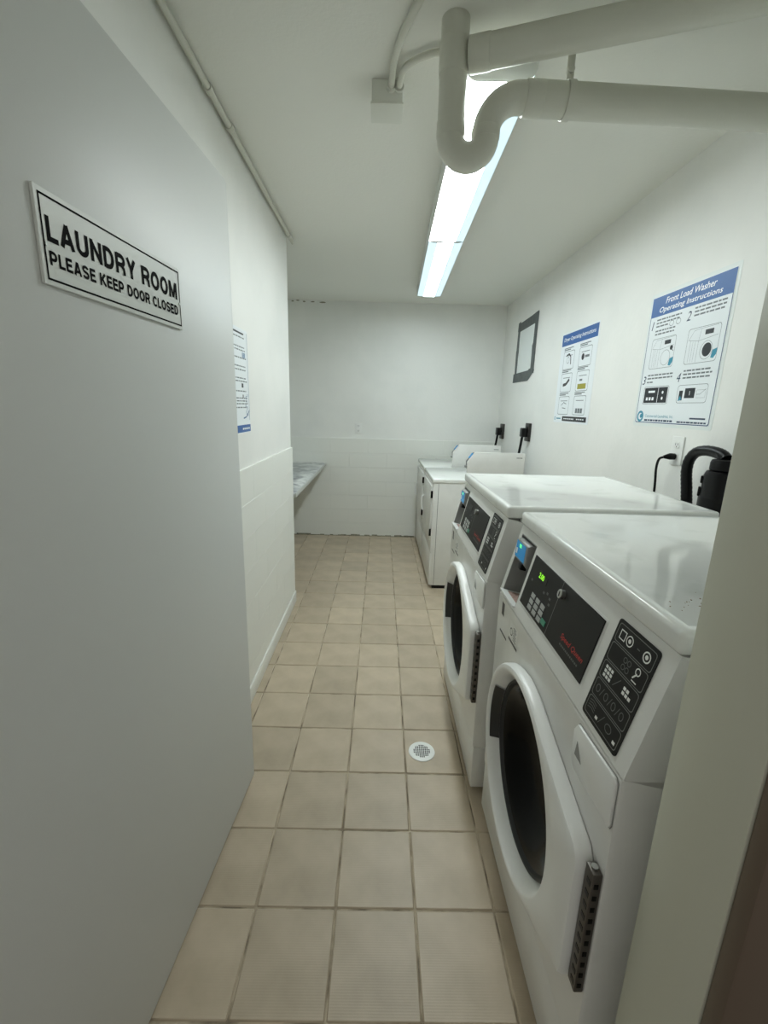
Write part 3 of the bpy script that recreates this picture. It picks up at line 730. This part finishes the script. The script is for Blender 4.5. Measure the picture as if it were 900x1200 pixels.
def build_p3(R, T, W_, H_):
    sheet(R, T, W_, H_, PAPER)
    N = lambda u, v, o: T(u, v, .0013+o*.2)
    mb = MB(); rect(mb, N, W_-.010, W_-.006, .055, H_-.01); rect(mb, N, .006, .010, .055, H_-.01); mb.build('border', mat('poster_slate', '4d6a7d', .4), R)
    rect(MB(), N, 0, W_, .004, .036, .0006).build('footer_band', BLUE, R)
    mb = MB(); rnd = random.Random(5)
    text_rows = [(.405, .30), (.365, .34), (.352, .32), (.32, .34), (.285, .33), (.270, .30), (.235, .33), (.222, .32), (.18, .30), (.15, .28), (.138, .30), (.126, .28), (.11, .27)]
    for v, e in text_rows:
        u = .03
        while u < W_-.05: l = rnd.uniform(.012, .035); rect(mb, N, u, min(u+l, W_-.03), v, v+.005); u += l+.006
    mb.build('small_print', INKG, R)
    dk = MB(); rect(dk, N, .02, W_-.055, .421, .428); rect(dk, N, W_-.11, W_-.085, .198, .216); rect(dk, N, W_-.10, W_-.088, .155, .168); dk.build('dark_print', INK, R)
    bl = MB()
    for k in range(3): rect(bl, N, W_-.085+k*.016, W_-.074+k*.016, .325, .347)
    for u, v, r in ((.03, .165, .006), (.05, .155, .008), (.045, .135, .007), (.06, .12, .006), (.04, .11, .008), (.05, .09, .009), (.03, .08, .006)): outline(bl, N, circ(W_-u-.0, v, r), .0025)
    stroke(bl, N, [(W_-.10, .065), (W_-.06, .070), (W_-.03, .085), (W_-.008, .10)], .006); bl.build('blue_print', mat('poster_bubble', '3d6d95', .4), R)
    X = lambda u, v, o: T(u, v, .0018); wk = MB()
    for k in range(5): rect(wk, X, W_-.12+k*.022, W_-.104+k*.022, .015, .023)
    wk.build('white_print', WHITEP, R)
poster('white and blue notice on the left wall, half hidden behind the open door', (XL, 1.95, 1.296), lambda u, v, o: (XL+o, 1.81+u, 1.296+v), .338, .444, build_p3)

# grey tape frame on the right wall
tf = thing('tape_frame', 'grey duct tape stuck round a blank white patch high on the wall', 'tape', (XR, 4.1, 1.69))
T = local(tf, wallmap(4.40, 1.68))
def strip(poly, o, name='tape_strip'): MB().prism(poly, o, o+.0008, T).build(name, TAPE, tf)
MB().prism([(.06, .06), (.46, .06), (.46, .46), (.06, .46)], .0002, .0008, T).build('blank_sheet', PAPER2, tf)
strip([(-.015, .455), (.02, .455), (.06, .535), (.05, .535), (-.01, .528)], .0007)
strip([(.0, .445), (.54, .455), (.545, .535), (.52, .540), (.36, .530), (.04, .520)], .0009)
strip([(.0, .04), (.055, .04), (.060, .25), (.068, .27), (.060, .30), (.062, .50), (.0, .50), (-.004, .29), (-.012, .28)], .0016)
strip([(.455, .08), (.545, .05), (.54, .30), (.545, .52), (.47, .52), (.465, .30), (.445, .28), (.452, .2)], .0023)
strip([(-.035, .0), (.40, -.002), (.43, .005), (.56, .075), (.53, .10), (.42, .095), (.40, .085), (-.03, .080)], .0030)

# ------------------------------------------------------------------ electrical outlets, plugs and cords
def outlet(label, loc_, nrm, W_, H_, body=PLASTIC, slots=INK, duplex=True, group=None):
    R = thing('wall_outlet', label, 'outlet', loc_, group)
    if abs(nrm[0]) > .5: Tn = lambda u, v, o: (nrm[0]*o, u*(-nrm[0])*-1, v)
    else: Tn = lambda u, v, o: (u, nrm[1]*o, v)
    MB().prism(rrect(-W_/2, W_/2, -H_/2, H_/2, .004, 3), .0003, .006, Tn).build('plate', body, R, bevel=.0015)
    if duplex:
        for v in (-.025, .025):
            f = MB().prism(rrect(-.017, .017, v-.014, v+.014, .009, 4), .006, .0085, Tn).build('receptacle', body, R)
            mb = MB(); rect(mb, Tn, -.009, -.006, v-.003, v+.007, .0088); rect(mb, Tn, .006, .009, v-.003, v+.007, .0088); flat(mb, Tn, circ(0, v-.008, .0028, 8), .0088)
            mb.build('slots', slots, f)
    return R
outlet('white wall outlet with a black plug in it, under the large washer poster', (XR, 1.88, 1.282), (-1, 0, 0), .076, .118)
outlet('white wall outlet on the back wall just above the block ledge', (-.246, YB, 1.195), (0, -1, 0), .072, .112)
def cord(name, label, plug_loc, pts, r, plug):
    R = thing(name, label, 'cord', plug_loc); q = [Vector(p)-Vector(plug_loc) for p in pts]
    V = [q[0]*2-q[1]]+q+[q[-1]*2-q[-2]]; P = []
    for i in range(1, len(V)-2):
        for k in range(6):
            t = k/6; a, b, c, d = V[i-1:i+3]; P.append(.5*((2*b)+(c-a)*t+(2*a-5*b+4*c-d)*t*t+(3*b-a-3*c+d)*t**3))
    P.append(V[-2]); MB().tube(P, r, 10).build('wire', BLACK, R); plug(R); return R
def plug1(R):
    MB().tube([(-.0005, 0, 0), (-.020, 0, 0), (-.030, .001, -.001), (-.045, .004, -.003)], [.0135, .014, .011, .006], 14).build('plug', BLACK, R)
cord('power_cord', 'thin black power cord plugged into the wall outlet and dropping behind the washer lid', (XR-.0092, 1.880, 1.257), [(XR-.050, 1.884, 1.254), (1.188, 1.897, 1.243), (1.186, 1.903, 1.20), (1.186, 1.890, 1.10), (1.185, 1.87, .8)], .005, plug1)
g = 'black dryer outlets with heavy cords'
for y, z, lab, lab2, low in ((3.816, 1.25, 'black dryer outlet on the wall behind the dryer beside the washers', 'heavy black dryer cord behind the dryer beside the washers', 3.80), (4.634, 1.215, 'black dryer outlet on the wall beside the back corner', 'heavy black dryer cord beside the back corner', 4.66)):
    R = thing('dryer_outlet', lab, 'outlet', (XR, y, z), g)
    MB().box(-.022, -.0004, -.052, .052, -.075, .075).build('plate', mat('brown_black', '2a2724', .4), R, bevel=.004)
    MB().cyl((-.022, 0, .02), (-1, 0, 0), .030, .004, 20).build('receptacle', BLACK, R)
    def plug2(R):
        MB().box(-.045, -.0003, -.036, .036, -.040, .035).build('plug', BLACK, R, bevel=.008)
    cord('heavy_cable', lab2, (XR-.0263, y, z), [(XR-.055, y, z-.035), (XR-.060, y+.005, z-.10), (XR-.075, (y+low)/2, z-.25), (XR-.07, low, z-.6)], .011, plug2)

# ------------------------------------------------------------------ black drain standpipe and hose behind the washers
sp = thing('standpipe', 'black plastic drain canister standing behind the washer next to the door frame', 'drain canister', (1.183, 1.512, 0))
def lz(prof, n=28): return [[(r*math.cos(2*math.pi*i/n), r*math.sin(2*math.pi*i/n), z) for i in range(n)] for r, z in prof]
MB().loops(lz([(.055, 0), (.055, .9), (.0645, .905), (.0645, 1.150), (.063, 1.155), (.061, 1.16), (.060, 1.228), (.054, 1.243), (.046, 1.246)]), cap0=True, cap1=True).build('canister', BLACK, sp)
MB().loops(lz([(.044, 1.2455), (.048, 1.249), (.048, 1.272), (.044, 1.283), (.026, 1.284)]), cap1=True).build('cap', BLACK, sp)
for a in (95, 145, 250, 300):
    t = math.radians(a); c, s_ = math.cos(t), math.sin(t)
    Tt = lambda p, q, z, c=c, s_=s_: (p*c-q*s_, p*s_+q*c, z)
    MB().box(.060, .068, -.012, .012, 1.152, 1.185, Tt).build('clip', BLACK, sp, bevel=.003)
    MB().box(.058, .066, -.010, .010, 1.198, 1.224, Tt).build('clip', BLACK, sp, bevel=.003)
hs = thing('drain_hose', 'thick black drain hose looping up into the black canister', 'hose', (1.183, 1.66, .3))
ctl = [(1.183, 1.655, .30), (1.183, 1.655, .80), (1.183, 1.668, 1.05), (1.183, 1.685, 1.14), (1.183, 1.706, 1.215), (1.183, 1.702, 1.262), (1.183, 1.672, 1.294), (1.183, 1.625, 1.305), (1.183, 1.575, 1.304), (1.183, 1.540, 1.297), (1.183, 1.520, 1.285)]
pts = []; c4 = [Vector(q) for q in ctl]; c4 = [c4[0]*2-c4[1]]+c4+[c4[-1]*2-c4[-2]]
for i in range(1, len(c4)-2):
    for k in range(5):
        t = k/5; a, b, c, d = c4[i-1:i+3]; pts.append(.5*((2*b)+(c-a)*t+(2*a-5*b+4*c-d)*t*t+(3*b-a-3*c+d)*t**3))
pts.append(c4[-2])
P = []
V = [Vector(p)-Vector(hs.location) for p in pts]
P = []; dens = 0
for a, b in zip(V, V[1:]):
    k = max(1, int((b-a).length/.006))
    for i in range(k): P.append(a.lerp(b, i/k))
P.append(V[-1])
MB().tube(P, [.0185+.0012*(i % 2) for i in range(len(P))], 14).build('corrugated_hose', BLACK, hs)

for o in COL.objects:
    base = o.name.split('.')[0]
    if o.parent and base in ('small_print', 'dark_print', 'white_print', 'line_drawing', 'logo', 'icon', 'row_frame', 'indicator_print', 'olive_print', 'blue_print', 'strainer_holes', 'slots', 'slot', 'sticker', 'title', 'lettering', 'red_lettering', 'footer_lettering', 'step_number', 'paint_chip', 'caulk', 'digits', 'border'):
        o['kind'] = 'stuff'
